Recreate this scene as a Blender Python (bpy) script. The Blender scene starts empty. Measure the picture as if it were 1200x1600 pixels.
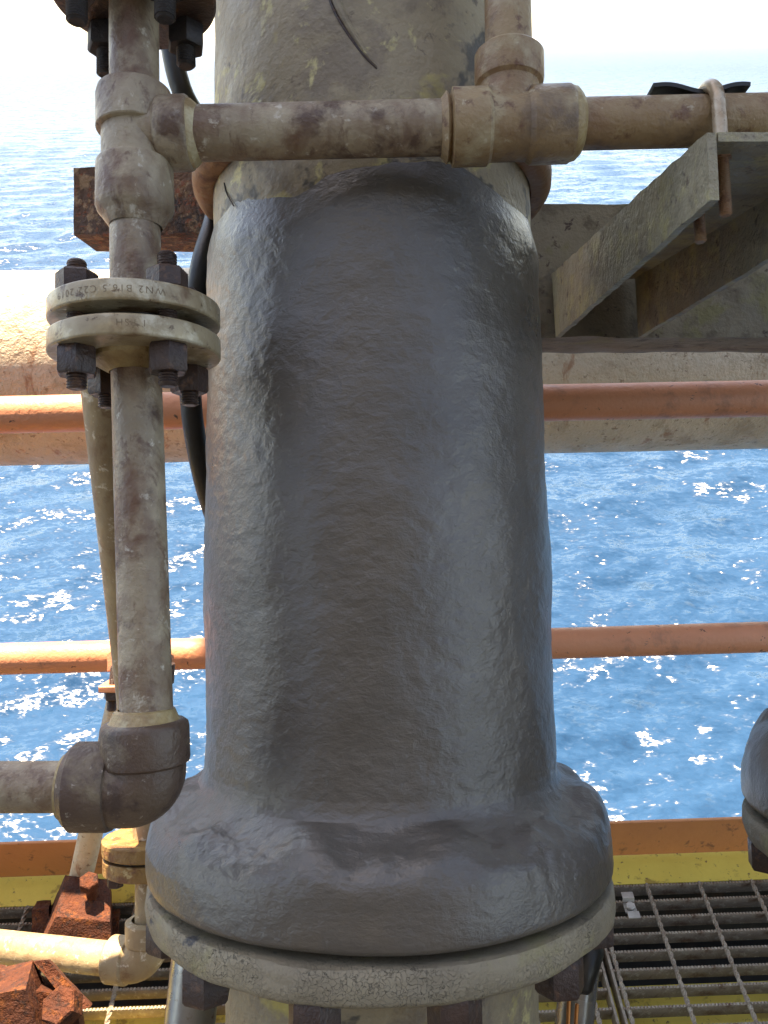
import bpy, math, random
import numpy as np
from mathutils import Vector, Matrix, noise

random.seed(7)
SC = bpy.context.scene
COL = SC.collection
R_ = math.radians

# ------------------------------------------------------------------ camera
FPX = 1295.0                      # focal length in photo pixels (1200 x 1600)
CAM_H = 1.69
PITCH, ROLL = R_(29.7), R_(0.6)
fwd = Vector((0, math.cos(PITCH), -math.sin(PITCH)))
up0 = Vector((0, math.sin(PITCH), math.cos(PITCH)))
rt0 = Vector((1, 0, 0))
right = rt0 * math.cos(ROLL) - up0 * math.sin(ROLL)
up = up0 * math.cos(ROLL) + rt0 * math.sin(ROLL)
CPOS = Vector((0, 0, CAM_H))
cd = bpy.data.cameras.new('camera')
cam = bpy.data.objects.new('camera', cd)
COL.objects.link(cam)
cd.sensor_fit = 'VERTICAL'
cd.sensor_height = 24.0
cd.lens = 24.0 * FPX / 1600.0
cd.clip_start = 0.02
cd.clip_end = 90000
cam.matrix_world = Matrix(((right.x, up.x, -fwd.x, CPOS.x), (right.y, up.y, -fwd.y, CPOS.y),
                           (right.z, up.z, -fwd.z, CPOS.z), (0, 0, 0, 1)))
SC.camera = cam

# ------------------------------------------------------------------ light
SUN_EL, SUN_AZ = R_(67), R_(-24)          # azimuth from +Y, negative = towards -X
sdir = Vector((math.sin(SUN_AZ) * math.cos(SUN_EL), math.cos(SUN_AZ) * math.cos(SUN_EL), math.sin(SUN_EL)))
w = bpy.data.worlds.new('World')
SC.world = w
w.use_nodes = True
nt = w.node_tree
sky = nt.nodes.new('ShaderNodeTexSky')
sky.sky_type = 'NISHITA'
sky.sun_disc = False
sky.sun_elevation = SUN_EL
sky.sun_rotation = SUN_AZ
sky.air_density = 0.8
sky.dust_density = 0.6
sky.ozone_density = 1.0
nt.links.new(sky.outputs[0], nt.nodes['Background'].inputs[0])
nt.nodes['Background'].inputs[1].default_value = 0.12
sl = bpy.data.lights.new('sun', 'SUN')
sl.energy = 4.5
sl.angle = R_(0.53)
sl.color = (1.0, 0.95, 0.87)
so = bpy.data.objects.new('sun', sl)
so.rotation_euler = sdir.to_track_quat('Z', 'Y').to_euler()
so.location = (-6, 12, 25)
COL.objects.link(so)
SC.view_settings.view_transform = 'Standard'
SC.view_settings.look = 'None'
SC.view_settings.gamma = 1.0
SC.view_settings.use_curve_mapping = False
SC.view_settings.exposure = 2.3
SC.view_settings.use_white_balance = True
SC.view_settings.white_balance_temperature = 9000
SC.view_settings.white_balance_tint = 13
SC.cycles.max_bounces = 8
SC.cycles.diffuse_bounces = 3
SC.cycles.glossy_bounces = 3
SC.cycles.sample_clamp_indirect = 6.0
SC.cycles.caustics_reflective = False
SC.cycles.caustics_refractive = False
SC.cycles.use_denoising = True

# ------------------------------------------------------------------ frames
def P(px, py, z):
    return CPOS + fwd * z + right * ((px - 600) * z / FPX) + up * ((800 - py) * z / FPX)

def ray(px, py):
    return fwd + right * ((px - 600) / FPX) + up * ((800 - py) / FPX)

def at_height(px, py, h):
    d = ray(px, py)
    return CPOS + d * ((h - CAM_H) / d.z)

TILT = R_(4.5)
LEAN = 0.0132
ax0 = (up - right * LEAN).normalized()
EX = (right + up * LEAN).normalized()
EA = ax0 * math.cos(TILT) + fwd * math.sin(TILT)      # up along the leaning risers
EN = -(fwd * math.cos(TILT) - ax0 * math.sin(TILT))   # towards the walkway
RO = P(588, 800, 0.865)                               # point on the riser axis

def rg(u, v, n, o=None):
    return (o or RO) + EX * u + EA * v + EN * n

def px2rig(px, py, n):
    d = ray(px, py)
    t = ((RO - CPOS).dot(EN) + n) / d.dot(EN)
    q = CPOS + d * t - RO
    return q.dot(EX), q.dot(EA), n

def pr(px, py, n):
    return rg(*px2rig(px, py, n))

YAW = R_(1.65)
RX = Vector((math.cos(YAW), math.sin(YAW), 0))
RQ = Vector((-math.sin(YAW), math.cos(YAW), 0))

def dk(r, q, h):
    return RX * r + RQ * q + Vector((0, 0, h))

# ------------------------------------------------------------------ mesh helpers
class MB:
    def __init__(s):
        s.v, s.f = [], []

    def add(s, verts, faces):
        o = len(s.v)
        s.v += [Vector(p) for p in verts]
        s.f += [tuple(i + o for i in f) for f in faces]
        return s

    def build(s, name, mat, parent=None, loc=None, smooth=35):
        base = Vector(loc) if loc is not None else (parent_loc(parent) if parent else Vector((0, 0, 0)))
        me = bpy.data.meshes.new(name)
        me.from_pydata([tuple(p - base) for p in s.v], [], s.f)
        me.materials.append(mat)
        if smooth is not None:
            me.polygons.foreach_set('use_smooth', [True] * len(me.polygons))
            me.set_sharp_from_angle(angle=R_(smooth))
        me.update()
        o = bpy.data.objects.new(name, me)
        COL.objects.link(o)
        if parent:
            o.parent = parent
        else:
            o.location = base
        return o

def parent_loc(o):
    p = Vector((0, 0, 0))
    while o:
        p = p + o.location
        o = o.parent
    return p

def empty(name, loc, label, cat, group=None):
    o = bpy.data.objects.new(name, None)
    o.empty_display_size = 0.05
    o.location = loc
    COL.objects.link(o)
    return tag(o, label, cat, group)

def tag(o, label=None, cat=None, group=None, kind=None):
    if label: o['label'] = label
    if cat: o['category'] = cat
    if group: o['group'] = group
    if kind: o['kind'] = kind
    return o

def perp(a):
    a = Vector(a).normalized()
    r = Vector((0, 0, 1)) if abs(a.z) < 0.9 else Vector((1, 0, 0))
    x = r.cross(a).normalized()
    return x, a.cross(x).normalized()

def lathe(o, axis, prof, seg=48, ref=None, wob=0.0, a0=0.0, a1=2 * math.pi, mb=None):
    """prof: list of (t along axis, radius)."""
    mb = mb or MB()
    axis = Vector(axis).normalized()
    if ref is not None:
        x = Vector(ref); x = (x - axis * x.dot(axis)).normalized(); y = axis.cross(x)
    else:
        x, y = perp(axis)
    full = abs(a1 - a0 - 2 * math.pi) < 1e-6
    n = seg if full else seg + 1
    V, F = [], []
    for t, r in prof:
        for k in range(n):
            a = a0 + (a1 - a0) * k / seg
            c = x * math.cos(a) + y * math.sin(a)
            p = Vector(o) + axis * t + c * r
            if wob:
                p += c * (noise.noise(p * 60) * wob)
            V.append(p)
    for i in range(len(prof) - 1):
        for k in range(seg):
            k2 = (k + 1) % n
            F.append((i * n + k, i * n + k2, (i + 1) * n + k2, (i + 1) * n + k))
    return mb.add(V, F)

def cyl(p0, p1, r, seg=32, mb=None, bev=0.0, ref=None, r1=None):
    p0, p1 = Vector(p0), Vector(p1)
    L = (p1 - p0).length
    r1 = r if r1 is None else r1
    b = bev
    prof = [(0, 0.0001), (0, r - b), (b, r), (L - b, r1), (L, r1 - b), (L, 0.0001)] if b else [(0, 0.0001), (0, r), (L, r1), (L, 0.0001)]
    return lathe(p0, p1 - p0, prof, seg, ref=ref, mb=mb)

def catmull(pts, n=10):
    pts = [Vector(p) for p in pts]
    ext = [pts[0] * 2 - pts[1]] + pts + [pts[-1] * 2 - pts[-2]]
    out = []
    for i in range(1, len(ext) - 2):
        a, b, c, d = ext[i - 1:i + 3]
        for k in range(n):
            t = k / n
            out.append(0.5 * ((2 * b) + (c - a) * t + (2 * a - 5 * b + 4 * c - d) * t * t + (3 * b - a - 3 * c + d) * t ** 3))
    out.append(pts[-1])
    return out

def tube(path, r, seg=16, mb=None, caps=True, twist=0.0, phase=0.0):
    mb = mb or MB()
    path = [Vector(p) for p in path]
    V, F = [], []
    x = None
    s = 0.0
    for i, p in enumerate(path):
        d = (path[min(i + 1, len(path) - 1)] - path[max(i - 1, 0)]).normalized()
        if x is None:
            x, _ = perp(d)
        x = (x - d * x.dot(d)).normalized()
        y = d.cross(x)
        if i: s += (p - path[i - 1]).length
        rr = r(i / (len(path) - 1)) if callable(r) else r
        for k in range(seg):
            a = 2 * math.pi * k / seg + twist * s + phase
            V.append(p + (x * math.cos(a) + y * math.sin(a)) * rr)
    m = len(path)
    for i in range(m - 1):
        for k in range(seg):
            k2 = (k + 1) % seg
            F.append((i * seg + k, i * seg + k2, (i + 1) * seg + k2, (i + 1) * seg + k))
    if caps:
        F.append(tuple(range(seg))[::-1])
        F.append(tuple((m - 1) * seg + k for k in range(seg)))
    return mb.add(V, F)

def prism(pts, vec, mb=None):
    mb = mb or MB()
    pts = [Vector(p) for p in pts]
    n = len(pts)
    vec = Vector(vec)
    V = pts + [p + vec for p in pts]
    F = [tuple(range(n))[::-1], tuple(range(n, 2 * n))]
    for i in range(n):
        j = (i + 1) % n
        F.append((i, j, n + j, n + i))
    nrm = (pts[1] - pts[0]).cross(pts[2] - pts[1])
    if nrm.dot(vec) < 0:
        F = [f[::-1] for f in F]
    return mb.add(V, F)

def box(c, ex, ey, ez, hx, hy, hz, mb=None, b=0.0):
    """box with optional chamfer on the four long edges along ex."""
    mb = mb or MB()
    c = Vector(c)
    if b:
        o = [(-hy + b, -hz), (hy - b, -hz), (hy, -hz + b), (hy, hz - b), (hy - b, hz), (-hy + b, hz), (-hy, hz - b), (-hy, -hz + b)]
    else:
        o = [(-hy, -hz), (hy, -hz), (hy, hz), (-hy, hz)]
    pts = [c - ex * hx + ey * a + ez * d for a, d in o]
    return prism(pts, ex * (2 * hx), mb)

def hexnut(c, axis, af, h, ref=None, mb=None, rot=0.0):
    """chamfered hexagon nut from c along axis."""
    axis = Vector(axis).normalized()
    rc = af / math.sqrt(3)
    x, y = perp(axis)
    if ref is not None:
        x = Vector(ref); x = (x - axis * x.dot(axis)).normalized(); y = axis.cross(x)
    mb = mb or MB()
    V, F = [], []
    rings = [(0, 0.001), (0, .9), (.1, 1.0), (.9, 1.0), (1.0, .9), (1.0, 0.001)]
    for t, s in rings:
        for k in range(12):
            a = math.pi * k / 6 + rot
            r = rc * (1.0 if k % 2 == 0 else math.cos(math.pi / 6)) * s
            V.append(Vector(c) + axis * (h * t) + (x * math.cos(a) + y * math.sin(a)) * r)
    for i in range(len(rings) - 1):
        for k in range(12):
            k2 = (k + 1) % 12
            F.append((i * 12 + k, i * 12 + k2, (i + 1) * 12 + k2, (i + 1) * 12 + k))
    return mb.add(V, F)

def stud(p0, p1, r, pitch=0.0022, seg=16, mb=None):
    L = (Vector(p1) - Vector(p0)).length
    prof = [(0, 0.0001), (0, r * .78), (r * .22, r * .95)]
    t = r * .25
    while t < L - r * .25:
        prof += [(t, r * .9), (t + pitch / 2, r)]
        t += pitch
    prof += [(L - r * .2, r * .9), (L, r * .72), (L, 0.0001)]
    return lathe(p0, Vector(p1) - Vector(p0), prof, seg, mb=mb)

# ------------------------------------------------------------------ materials
def new_mat(name):
    m = bpy.data.materials.new(name)
    m.use_nodes = True
    return m, m.node_tree, m.node_tree.nodes['Principled BSDF']

def N(t, typ, **kw):
    n = t.nodes.new(typ)
    for k, v in kw.items():
        if hasattr(n, k):
            setattr(n, k, v)
        else:
            n.inputs[k.replace('_', ' ')].default_value = v
    return n

def coords(t, scale=(1, 1, 1)):
    tc = t.nodes.new('ShaderNodeTexCoord')
    mp = t.nodes.new('ShaderNodeMapping')
    mp.inputs['Scale'].default_value = scale
    t.links.new(tc.outputs['Object'], mp.inputs[0])
    return mp.outputs[0]

def nz(t, vec, scale, detail=6, rough=.6, dist=0.0, off=0.0):
    n = N(t, 'ShaderNodeTexNoise', Scale=scale, Detail=detail, Roughness=rough, Distortion=dist)
    if off:
        a = N(t, 'ShaderNodeVectorMath', operation='ADD')
        a.inputs[1].default_value = (off, off * 1.7, off * .6)
        t.links.new(vec, a.inputs[0]); vec = a.outputs[0]
    t.links.new(vec, n.inputs['Vector'])
    return n.outputs[0]

def ramp(t, fac, stops):
    r = t.nodes.new('ShaderNodeValToRGB')
    e = r.color_ramp.elements
    while len(e) < len(stops):
        e.new(0.5)
    for i, (p, c) in enumerate(stops):
        e[i].position = p
        e[i].color = (c, c, c, 1) if not hasattr(c, '__len__') else (*c, 1)
    t.links.new(fac, r.inputs[0])
    return r.outputs[0]

def mix(t, fac, a, b):
    m = N(t, 'ShaderNodeMix', data_type='RGBA')
    for val, idx in ((fac, 0), (a, 6), (b, 7)):
        if isinstance(val, (int, float)):
            m.inputs[idx].default_value = val
        elif isinstance(val, tuple):
            m.inputs[idx].default_value = (*val, 1)
        else:
            t.links.new(val, m.inputs[idx])
    return m.outputs[2]

def bump(t, b, h, dist, strength=1.0, prev=None):
    n = N(t, 'ShaderNodeBump', Distance=dist, Strength=strength)
    t.links.new(h, n.inputs['Height'])
    if prev is not None:
        t.links.new(prev, n.inputs['Normal'])
    t.links.new(n.outputs[0], b.inputs['Normal'])
    return n.outputs[0]

def weathered(name, base, layers=(), rough=(.45, .7), metal=0.0, bumps=((60, .0015),), stretch=(1, 1, 1), spec=.5):
    """base: two colours blended by noise; layers: (scale, lo, hi, colour[, stretch])."""
    m, t, b = new_mat(name)
    v = coords(t, stretch)
    c = mix(t, ramp(t, nz(t, v, base[2], 5, .62), [(.35, 0.), (.65, 1.)]), base[0], base[1])
    for i, L in enumerate(layers):
        vv = coords(t, L[4]) if len(L) > 4 else v
        f = ramp(t, nz(t, vv, L[0], 5, .65, .3, off=3.1 * (i + 1)), [(L[1], 0.), (L[2], 1.)])
        c = mix(t, f, c, L[3])
    t.links.new(c, b.inputs['Base Color'])
    rr = ramp(t, nz(t, v, 25, 3, .6, off=9.), [(.3, rough[0]), (.7, rough[1])])
    t.links.new(rr, b.inputs['Roughness'])
    b.inputs['Metallic'].default_value = metal
    b.inputs['Specular IOR Level'].default_value = spec
    pv = None
    for i, (s, d) in enumerate(bumps):
        pv = bump(t, b, nz(t, v, s, 4, .62, off=5. + i), d, 1.0, pv)
    return m

M = {}
# small bore pipework: beige brown oxide with rust bloom and pale scuffs
M['pipe'] = weathered('pipe_paint', ((.39, .31, .21), (.27, .205, .135), 12),
    [(8, .44, .56, (.155, .080, .048), (1, 1, .5)), (26, .51, .66, (.40, .32, .215)), (80, .56, .68, (.16, .095, .062), (1, 1, .35)), (65, .61, .70, (.56, .49, .39)), (20, .56, .66, (.105, .06, .04))],
    (.30, .55), bumps=((60, .0022), (260, .0009)), spec=.5)
M['pipe_rusty'] = weathered('pipe_rusty', ((.37, .255, .14), (.27, .17, .085), 11),
    [(8, .46, .62, (.19, .085, .042)), (28, .52, .68, (.42, .33, .20)), (60, .56, .68, (.15, .070, .040)), (15, .56, .68, (.17, .11, .07)), (50, .63, .72, (.54, .46, .33))],
    (.36, .6), bumps=((60, .0022), (260, .0009)))
M['pipe_brown'] = weathered('pipe_brown', ((.085, .050, .037), (.13, .085, .055), 14),
    [(20, .54, .68, (.21, .16, .10)), (80, .63, .70, (.44, .38, .31)), (30, .55, .66, (.06, .035, .026))],
    (.32, .55), bumps=((90, .0018), (400, .0005)))
M['flange_steel'] = weathered('flange_steel', ((.46, .37, .235), (.30, .225, .135), 24),
    [(35, .50, .62, (.56, .49, .36)), (16, .54, .66, (.17, .095, .045)), (90, .58, .66, (.12, .07, .04))],
    (.26, .46), metal=.15, bumps=((120, .0008),))
M['weld'] = weathered('weld', ((.44, .33, .16), (.28, .18, .08), 60), [(20, .5, .65, (.56, .48, .30))], (.35, .6), bumps=((150, .002),))
M['bolt'] = weathered('bolt_oxide', ((.038, .022, .019), (.062, .034, .025), 60), [(90, .56, .66, (.13, .066, .040))], (.33, .55), bumps=((220, .0014),))
M['bolt_black'] = weathered('bolt_dark', ((.012, .010, .010), (.028, .02, .018), 60), [], (.5, .8), bumps=((220, .001),))
# the bare risers: tan coating with yellow bloom and dark scars
M['riser'] = weathered('riser_coat', ((.36, .285, .175), (.27, .215, .14), 9),
    [(14, .50, .62, (.22, .17, .115)), (10, .55, .64, (.50, .41, .13)), (46, .61, .69, (.15, .11, .075)), (24, .59, .66, (.54, .46, .22)), (9, .60, .64, (.10, .085, .065))],
    (.45, .7), bumps=((26, .005), (160, .0014)))
M['collar'] = weathered('collar_rust', ((.29, .135, .065), (.22, .135, .075), 20), [(40, .52, .64, (.12, .05, .028)), (25, .56, .66, (.36, .26, .14))], (.45, .7), bumps=((80, .002),))
M['rust'] = weathered('rust', ((.12, .032, .012), (.065, .019, .010), 24),
    [(40, .53, .66, (.20, .060, .016)), (80, .53, .63, (.04, .015, .010))], (.6, .9), bumps=((60, .008), (240, .004)), spec=.3)
M['rust_beam'] = weathered('rust_beam', ((.19, .085, .042), (.11, .055, .032), 16),
    [(60, .50, .58, (.40, .23, .12)), (30, .53, .62, (.05, .03, .022)), (120, .55, .62, (.30, .085, .035))], (.55, .85), bumps=((90, .008), (260, .003)))
M['beam'] = weathered('beam_paint', ((.29, .24, .17), (.20, .165, .12), 8),
    [(20, .52, .63, (.15, .115, .08)), (60, .61, .67, (.08, .05, .04)), (12, .56, .66, (.23, .20, .10))], (.55, .8), bumps=((30, .004), (180, .0014)))
M['bracket'] = weathered('bracket_paint', ((.37, .32, .215), (.27, .23, .16), 10),
    [(22, .51, .62, (.42, .36, .19)), (44, .60, .68, (.13, .095, .07)), (14, .56, .70, (.18, .145, .105))], (.5, .75), bumps=((40, .006), (200, .002)))
M['cream'] = weathered('cream_line', ((.66, .53, .37), (.54, .43, .29), 5),
    [(13, .54, .66, (.44, .33, .21)), (70, .60, .66, (.30, .20, .12)), (5, .60, .68, (.40, .22, .12), (6, 6, .8))], (.4, .65), bumps=((60, .006), (200, .002)))
M['drain'] = weathered('drain_paint', ((.40, .30, .17), (.30, .21, .115), 14), [(22, .54, .65, (.24, .145, .075)), (50, .58, .66, (.66, .57, .42))], (.4, .65), bumps=((70, .0018),))
M['drain_flange'] = weathered('drain_flange', ((.32, .19, .06), (.23, .115, .035), 18), [(30, .52, .63, (.16, .065, .022)), (40, .60, .68, (.46, .34, .16))], (.5, .75), bumps=((80, .004),))
M['rail'] = weathered('rail_orange', ((.72, .29, .15), (.65, .255, .13), 6),
    [(55, .64, .68, (.10, .05, .035)), (18, .56, .68, (.48, .20, .11))], (.38, .6), bumps=((130, .0012), (30, .0015)))
M['toe'] = weathered('toe_orange', ((.62, .235, .085), (.54, .20, .075), 7), [(30, .58, .68, (.26, .10, .05))], (.45, .65), bumps=((60, .0015),))
M['yellow'] = weathered('yellow_paint', ((.80, .63, .12), (.72, .55, .10), 8), [(25, .57, .66, (.42, .29, .06)), (60, .62, .67, (.18, .11, .05))], (.45, .65), bumps=((80, .001),))
M['galv'] = weathered('grating_steel', ((.33, .265, .195), (.25, .195, .14), 30), [(90, .54, .64, (.42, .36, .27)), (20, .55, .66, (.17, .10, .06))], (.5, .75), metal=.0, bumps=((200, .0014),))
M['zinc'] = weathered('zinc', ((.56, .53, .47), (.42, .39, .34), 40), [], (.35, .5), metal=.5, bumps=((120, .0006),))
M['conduit'] = weathered('conduit_steel', ((.24, .24, .235), (.32, .32, .31), 20), [(30, .60, .68, (.14, .08, .05))], (.22, .35), metal=.7, bumps=((60, .0006),))
M['rubber'] = weathered('black_rubber', ((.010, .010, .009), (.018, .017, .015), 40), [], (.3, .5), bumps=((120, .0006),))
M['copper'] = weathered('copper', ((.60, .26, .09), (.44, .17, .06), 60), [], (.25, .4), metal=.7, bumps=((120, .0003),))
M['ubolt'] = weathered('ubolt_steel', ((.56, .46, .34), (.38, .26, .16), 60), [(50, .58, .66, (.20, .11, .06))], (.25, .4), metal=.4, bumps=((200, .0004),))
M['stamp'] = weathered('stamp_mark', ((.24, .17, .10), (.18, .12, .07), 60), [], (.6, .8), bumps=())
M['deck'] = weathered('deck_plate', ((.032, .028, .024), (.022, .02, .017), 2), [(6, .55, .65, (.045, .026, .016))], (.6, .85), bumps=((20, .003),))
M['module'] = weathered('module_paint', ((.34, .33, .31), (.28, .27, .25), 1.5), [(4, .57, .65, (.22, .15, .10))], (.5, .7), bumps=((10, .002),))
M['blocker'] = weathered('blocker_paint', ((.055, .052, .048), (.04, .037, .034), 1.5), [(4, .57, .65, (.07, .045, .03))], (.6, .8), bumps=((10, .002),))

def wrap_mat():
    m, t, b = new_mat('grey_composite')
    v = coords(t)
    c = mix(t, ramp(t, nz(t, v, 9, 8, .6), [(.38, 0.), (.62, 1.)]), (.086, .072, .058), (.110, .094, .078))
    f = ramp(t, nz(t, coords(t, (1, 1, .35)), 13, 8, .6, .2, off=4.), [(.57, 0.), (.75, .6)])
    c = mix(t, f, c, (.135, .105, .075))
    f = ramp(t, nz(t, v, 120, 4, .6, off=7.), [(.66, 0.), (.74, .5)])
    c = mix(t, f, c, (.17, .165, .155))
    t.links.new(c, b.inputs['Base Color'])
    t.links.new(ramp(t, nz(t, v, 18, 8, .65, off=2.), [(.3, .26), (.7, .42)]), b.inputs['Roughness'])
    b.inputs['Specular IOR Level'].default_value = .75
    pv = bump(t, b, nz(t, coords(t, (.75, 1, 1)), 95, 5, .64, .3, off=1.), .0016, .9)
    pv = bump(t, b, nz(t, coords(t, (.6, 1.0, 1.0)), 260, 3, .6, .4, off=2.), .0007, .9, pv)
    return m
M['wrap'] = wrap_mat()

def crackle_mat():
    m, t, b = new_mat('crazed_flange_paint')
    v = coords(t)
    c = mix(t, ramp(t, nz(t, v, 12, 8, .6), [(.36, 0.), (.64, 1.)]), (.25, .205, .14), (.34, .28, .185))
    c = mix(t, ramp(t, nz(t, v, 9, 6, .6, off=3.), [(.52, 0.), (.66, 1.)]), c, (.38, .335, .13))
    c = mix(t, ramp(t, nz(t, v, 22, 6, .6, off=6.), [(.64, 0.), (.68, 1.)]), c, (.09, .085, .085))
    vo = N(t, 'ShaderNodeTexVoronoi', feature='DISTANCE_TO_EDGE', Scale=230.0)
    a = N(t, 'ShaderNodeVectorMath', operation='ADD')
    nn = N(t, 'ShaderNodeTexNoise', Scale=90.0, Detail=4.0)
    t.links.new(v, nn.inputs['Vector'])
    s = N(t, 'ShaderNodeVectorMath', operation='SCALE'); s.inputs['Scale'].default_value = .020
    t.links.new(nn.outputs['Color'], s.inputs[0])
    t.links.new(v, a.inputs[0]); t.links.new(s.outputs[0], a.inputs[1])
    t.links.new(a.outputs[0], vo.inputs['Vector'])
    crack = ramp(t, vo.outputs['Distance'], [(.0, .8), (.035, 0.)])
    area = ramp(t, nz(t, v, 14, 3, .5, off=8.), [(.41, 0.), (.56, 1.)])
    mm = N(t, 'ShaderNodeMath', operation='MULTIPLY')
    t.links.new(crack, mm.inputs[0]); t.links.new(area, mm.inputs[1])
    c = mix(t, mm.outputs[0], c, (.035, .028, .022))
    t.links.new(c, b.inputs['Base Color'])
    b.inputs['Roughness'].default_value = .62
    pv = bump(t, b, nz(t, v, 70, 8, .65, off=1.), .003)
    inv = N(t, 'ShaderNodeMath', operation='SUBTRACT'); inv.inputs[0].default_value = 1.0
    t.links.new(mm.outputs[0], inv.inputs[1])
    bump(t, b, inv.outputs[0], .0012, 1.0, pv)
    return m
M['crazed'] = crackle_mat()

def sea_mat():
    m, t, b = new_mat('sea_water')
    v = coords(t)
    c = mix(t, ramp(t, nz(t, v, .05, 5, .6), [(.3, 0.), (.7, 1.)]), (.011, .046, .104), (.016, .058, .125))
    t.links.new(c, b.inputs['Base Color'])
    ln = N(t, 'ShaderNodeVectorMath', operation='LENGTH')
    t.links.new(v, ln.inputs[0])
    mr = N(t, 'ShaderNodeMapRange')
    mr.inputs['From Min'].default_value = 60.; mr.inputs['From Max'].default_value = 900.
    mr.inputs['To Min'].default_value = .21; mr.inputs['To Max'].default_value = .40
    t.links.new(ln.outputs['Value'], mr.inputs['Value'])
    t.links.new(mr.outputs[0], b.inputs['Roughness'])
    b.inputs['IOR'].default_value = 1.33
    # capillary and chop slopes as a random normal field (kept at any distance)
    geo = t.nodes.new('ShaderNodeNewGeometry')
    acc = geo.outputs['Normal']
    for sc, amp, off in ((.22, .90, 0.), (.9, 1.20, 3.), (3.2, .95, 8.)):
        n = N(t, 'ShaderNodeTexNoise', Scale=sc, Detail=3.0, Roughness=.6, Distortion=.5)
        va = N(t, 'ShaderNodeVectorMath', operation='ADD'); va.inputs[1].default_value = (off, off, off)
        t.links.new(coords(t, (.75, 1.35, 1.0)), va.inputs[0])
        t.links.new(va.outputs[0], n.inputs['Vector'])
        sub = N(t, 'ShaderNodeVectorMath', operation='SUBTRACT'); sub.inputs[1].default_value = (.5, .5, .5)
        t.links.new(n.outputs['Color'], sub.inputs[0])
        mu = N(t, 'ShaderNodeVectorMath', operation='MULTIPLY'); mu.inputs[1].default_value = (amp * 1.3, amp, 0)
        t.links.new(sub.outputs[0], mu.inputs[0])
        ad = N(t, 'ShaderNodeVectorMath', operation='ADD')
        t.links.new(acc, ad.inputs[0]); t.links.new(mu.outputs[0], ad.inputs[1])
        acc = ad.outputs[0]
    nm = N(t, 'ShaderNodeVectorMath', operation='NORMALIZE')
    t.links.new(acc, nm.inputs[0])
    t.links.new(nm.outputs[0], b.inputs['Normal'])
    return m
M['sea'] = sea_mat()

# ------------------------------------------------------------------ sea
def build_sea():
    rs = [5.0]
    while rs[-1] < 350: rs.append(rs[-1] * 1.0065)
    while rs[-1] < 60000: rs.append(rs[-1] * 1.04)
    rs = np.array(rs)
    fr = np.arange(-38, 38.01, .34)
    az = np.radians(np.concatenate([np.arange(-180, -38.5, 5.0), fr, np.arange(43, 180, 5.0)]))
    Rg, A = np.meshgrid(rs, az, indexing='ij')
    X, Y = Rg * np.sin(A), Rg * np.cos(A)
    Z = np.zeros_like(X)
    rng = np.random.default_rng(11)
    sp = np.maximum(Rg * .0065, Rg * math.radians(.34))
    for i in range(90):
        lam = 0.9 * (10 / .9) ** rng.random()
        k = 2 * math.pi / lam
        d = math.radians(118) + rng.normal(0, .55)       # travel direction
        a = .028 / k * (0.6 + .8 * rng.random())
        ph = rng.random() * 6.283
        att = np.clip((lam / sp - 2.5) / 3.0, 0, 1)
        if lam < 3: att = att * .8
        Z += att * a * np.sin(k * (math.cos(d) * X + math.sin(d) * Y) + ph)
    Z *= np.clip((40000 - Rg) / 20000, 0, 1)
    nr, na = X.shape
    V = np.stack([X, Y, Z - 25.0], -1).reshape(-1, 3)
    i = np.arange(nr - 1)[:, None]; j = np.arange(na)[None, :]
    j2 = (j + 1) % na
    F = np.stack([i * na + j + 0 * i, i * na + j2, (i + 1) * na + j2, (i + 1) * na + j], -1).reshape(-1, 4)
    F = F[:, ::-1]
    me = bpy.data.meshes.new('sea')
    me.vertices.add(len(V)); me.vertices.foreach_set('co', V.astype(np.float32).ravel())
    me.loops.add(F.size); me.loops.foreach_set('vertex_index', F.astype(np.int32).ravel())
    me.polygons.add(len(F))
    me.polygons.foreach_set('loop_start', (np.arange(len(F)) * 4).astype(np.int32))
    me.polygons.foreach_set('loop_total', np.full(len(F), 4, np.int32))
    me.update(calc_edges=True)
    me.polygons.foreach_set('use_smooth', np.ones(len(F), bool))
    me.materials.append(M['sea'])
    o = bpy.data.objects.new('sea', me)
    COL.objects.link(o)
    tag(o, 'deep blue wind-rippled sea with white sun glints', 'sea', kind='structure')
build_sea()

# ------------------------------------------------------------------ sea haze
def build_haze():
    m = bpy.data.materials.new('sea_haze')
    m.use_nodes = True
    t = m.node_tree
    for n in list(t.nodes):
        if n.type != 'OUTPUT_MATERIAL': t.nodes.remove(n)
    pv = t.nodes.new('ShaderNodeVolumePrincipled')
    pv.inputs['Color'].default_value = (.96, .97, 1.0, 1)
    pv.inputs['Density'].default_value = .00008
    pv.inputs['Anisotropy'].default_value = .45
    t.links.new(pv.outputs[0], t.nodes['Material Output'].inputs['Volume'])
    mb = box(Vector((0, 0, -9.0)), rt0, Vector((0, 1, 0)), Vector((0, 0, 1)), 66000, 66000, 18.0)
    tag(mb.build('haze', m, None, smooth=None), 'pale haze lying over the sea', 'haze', kind='stuff')
build_haze()

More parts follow.
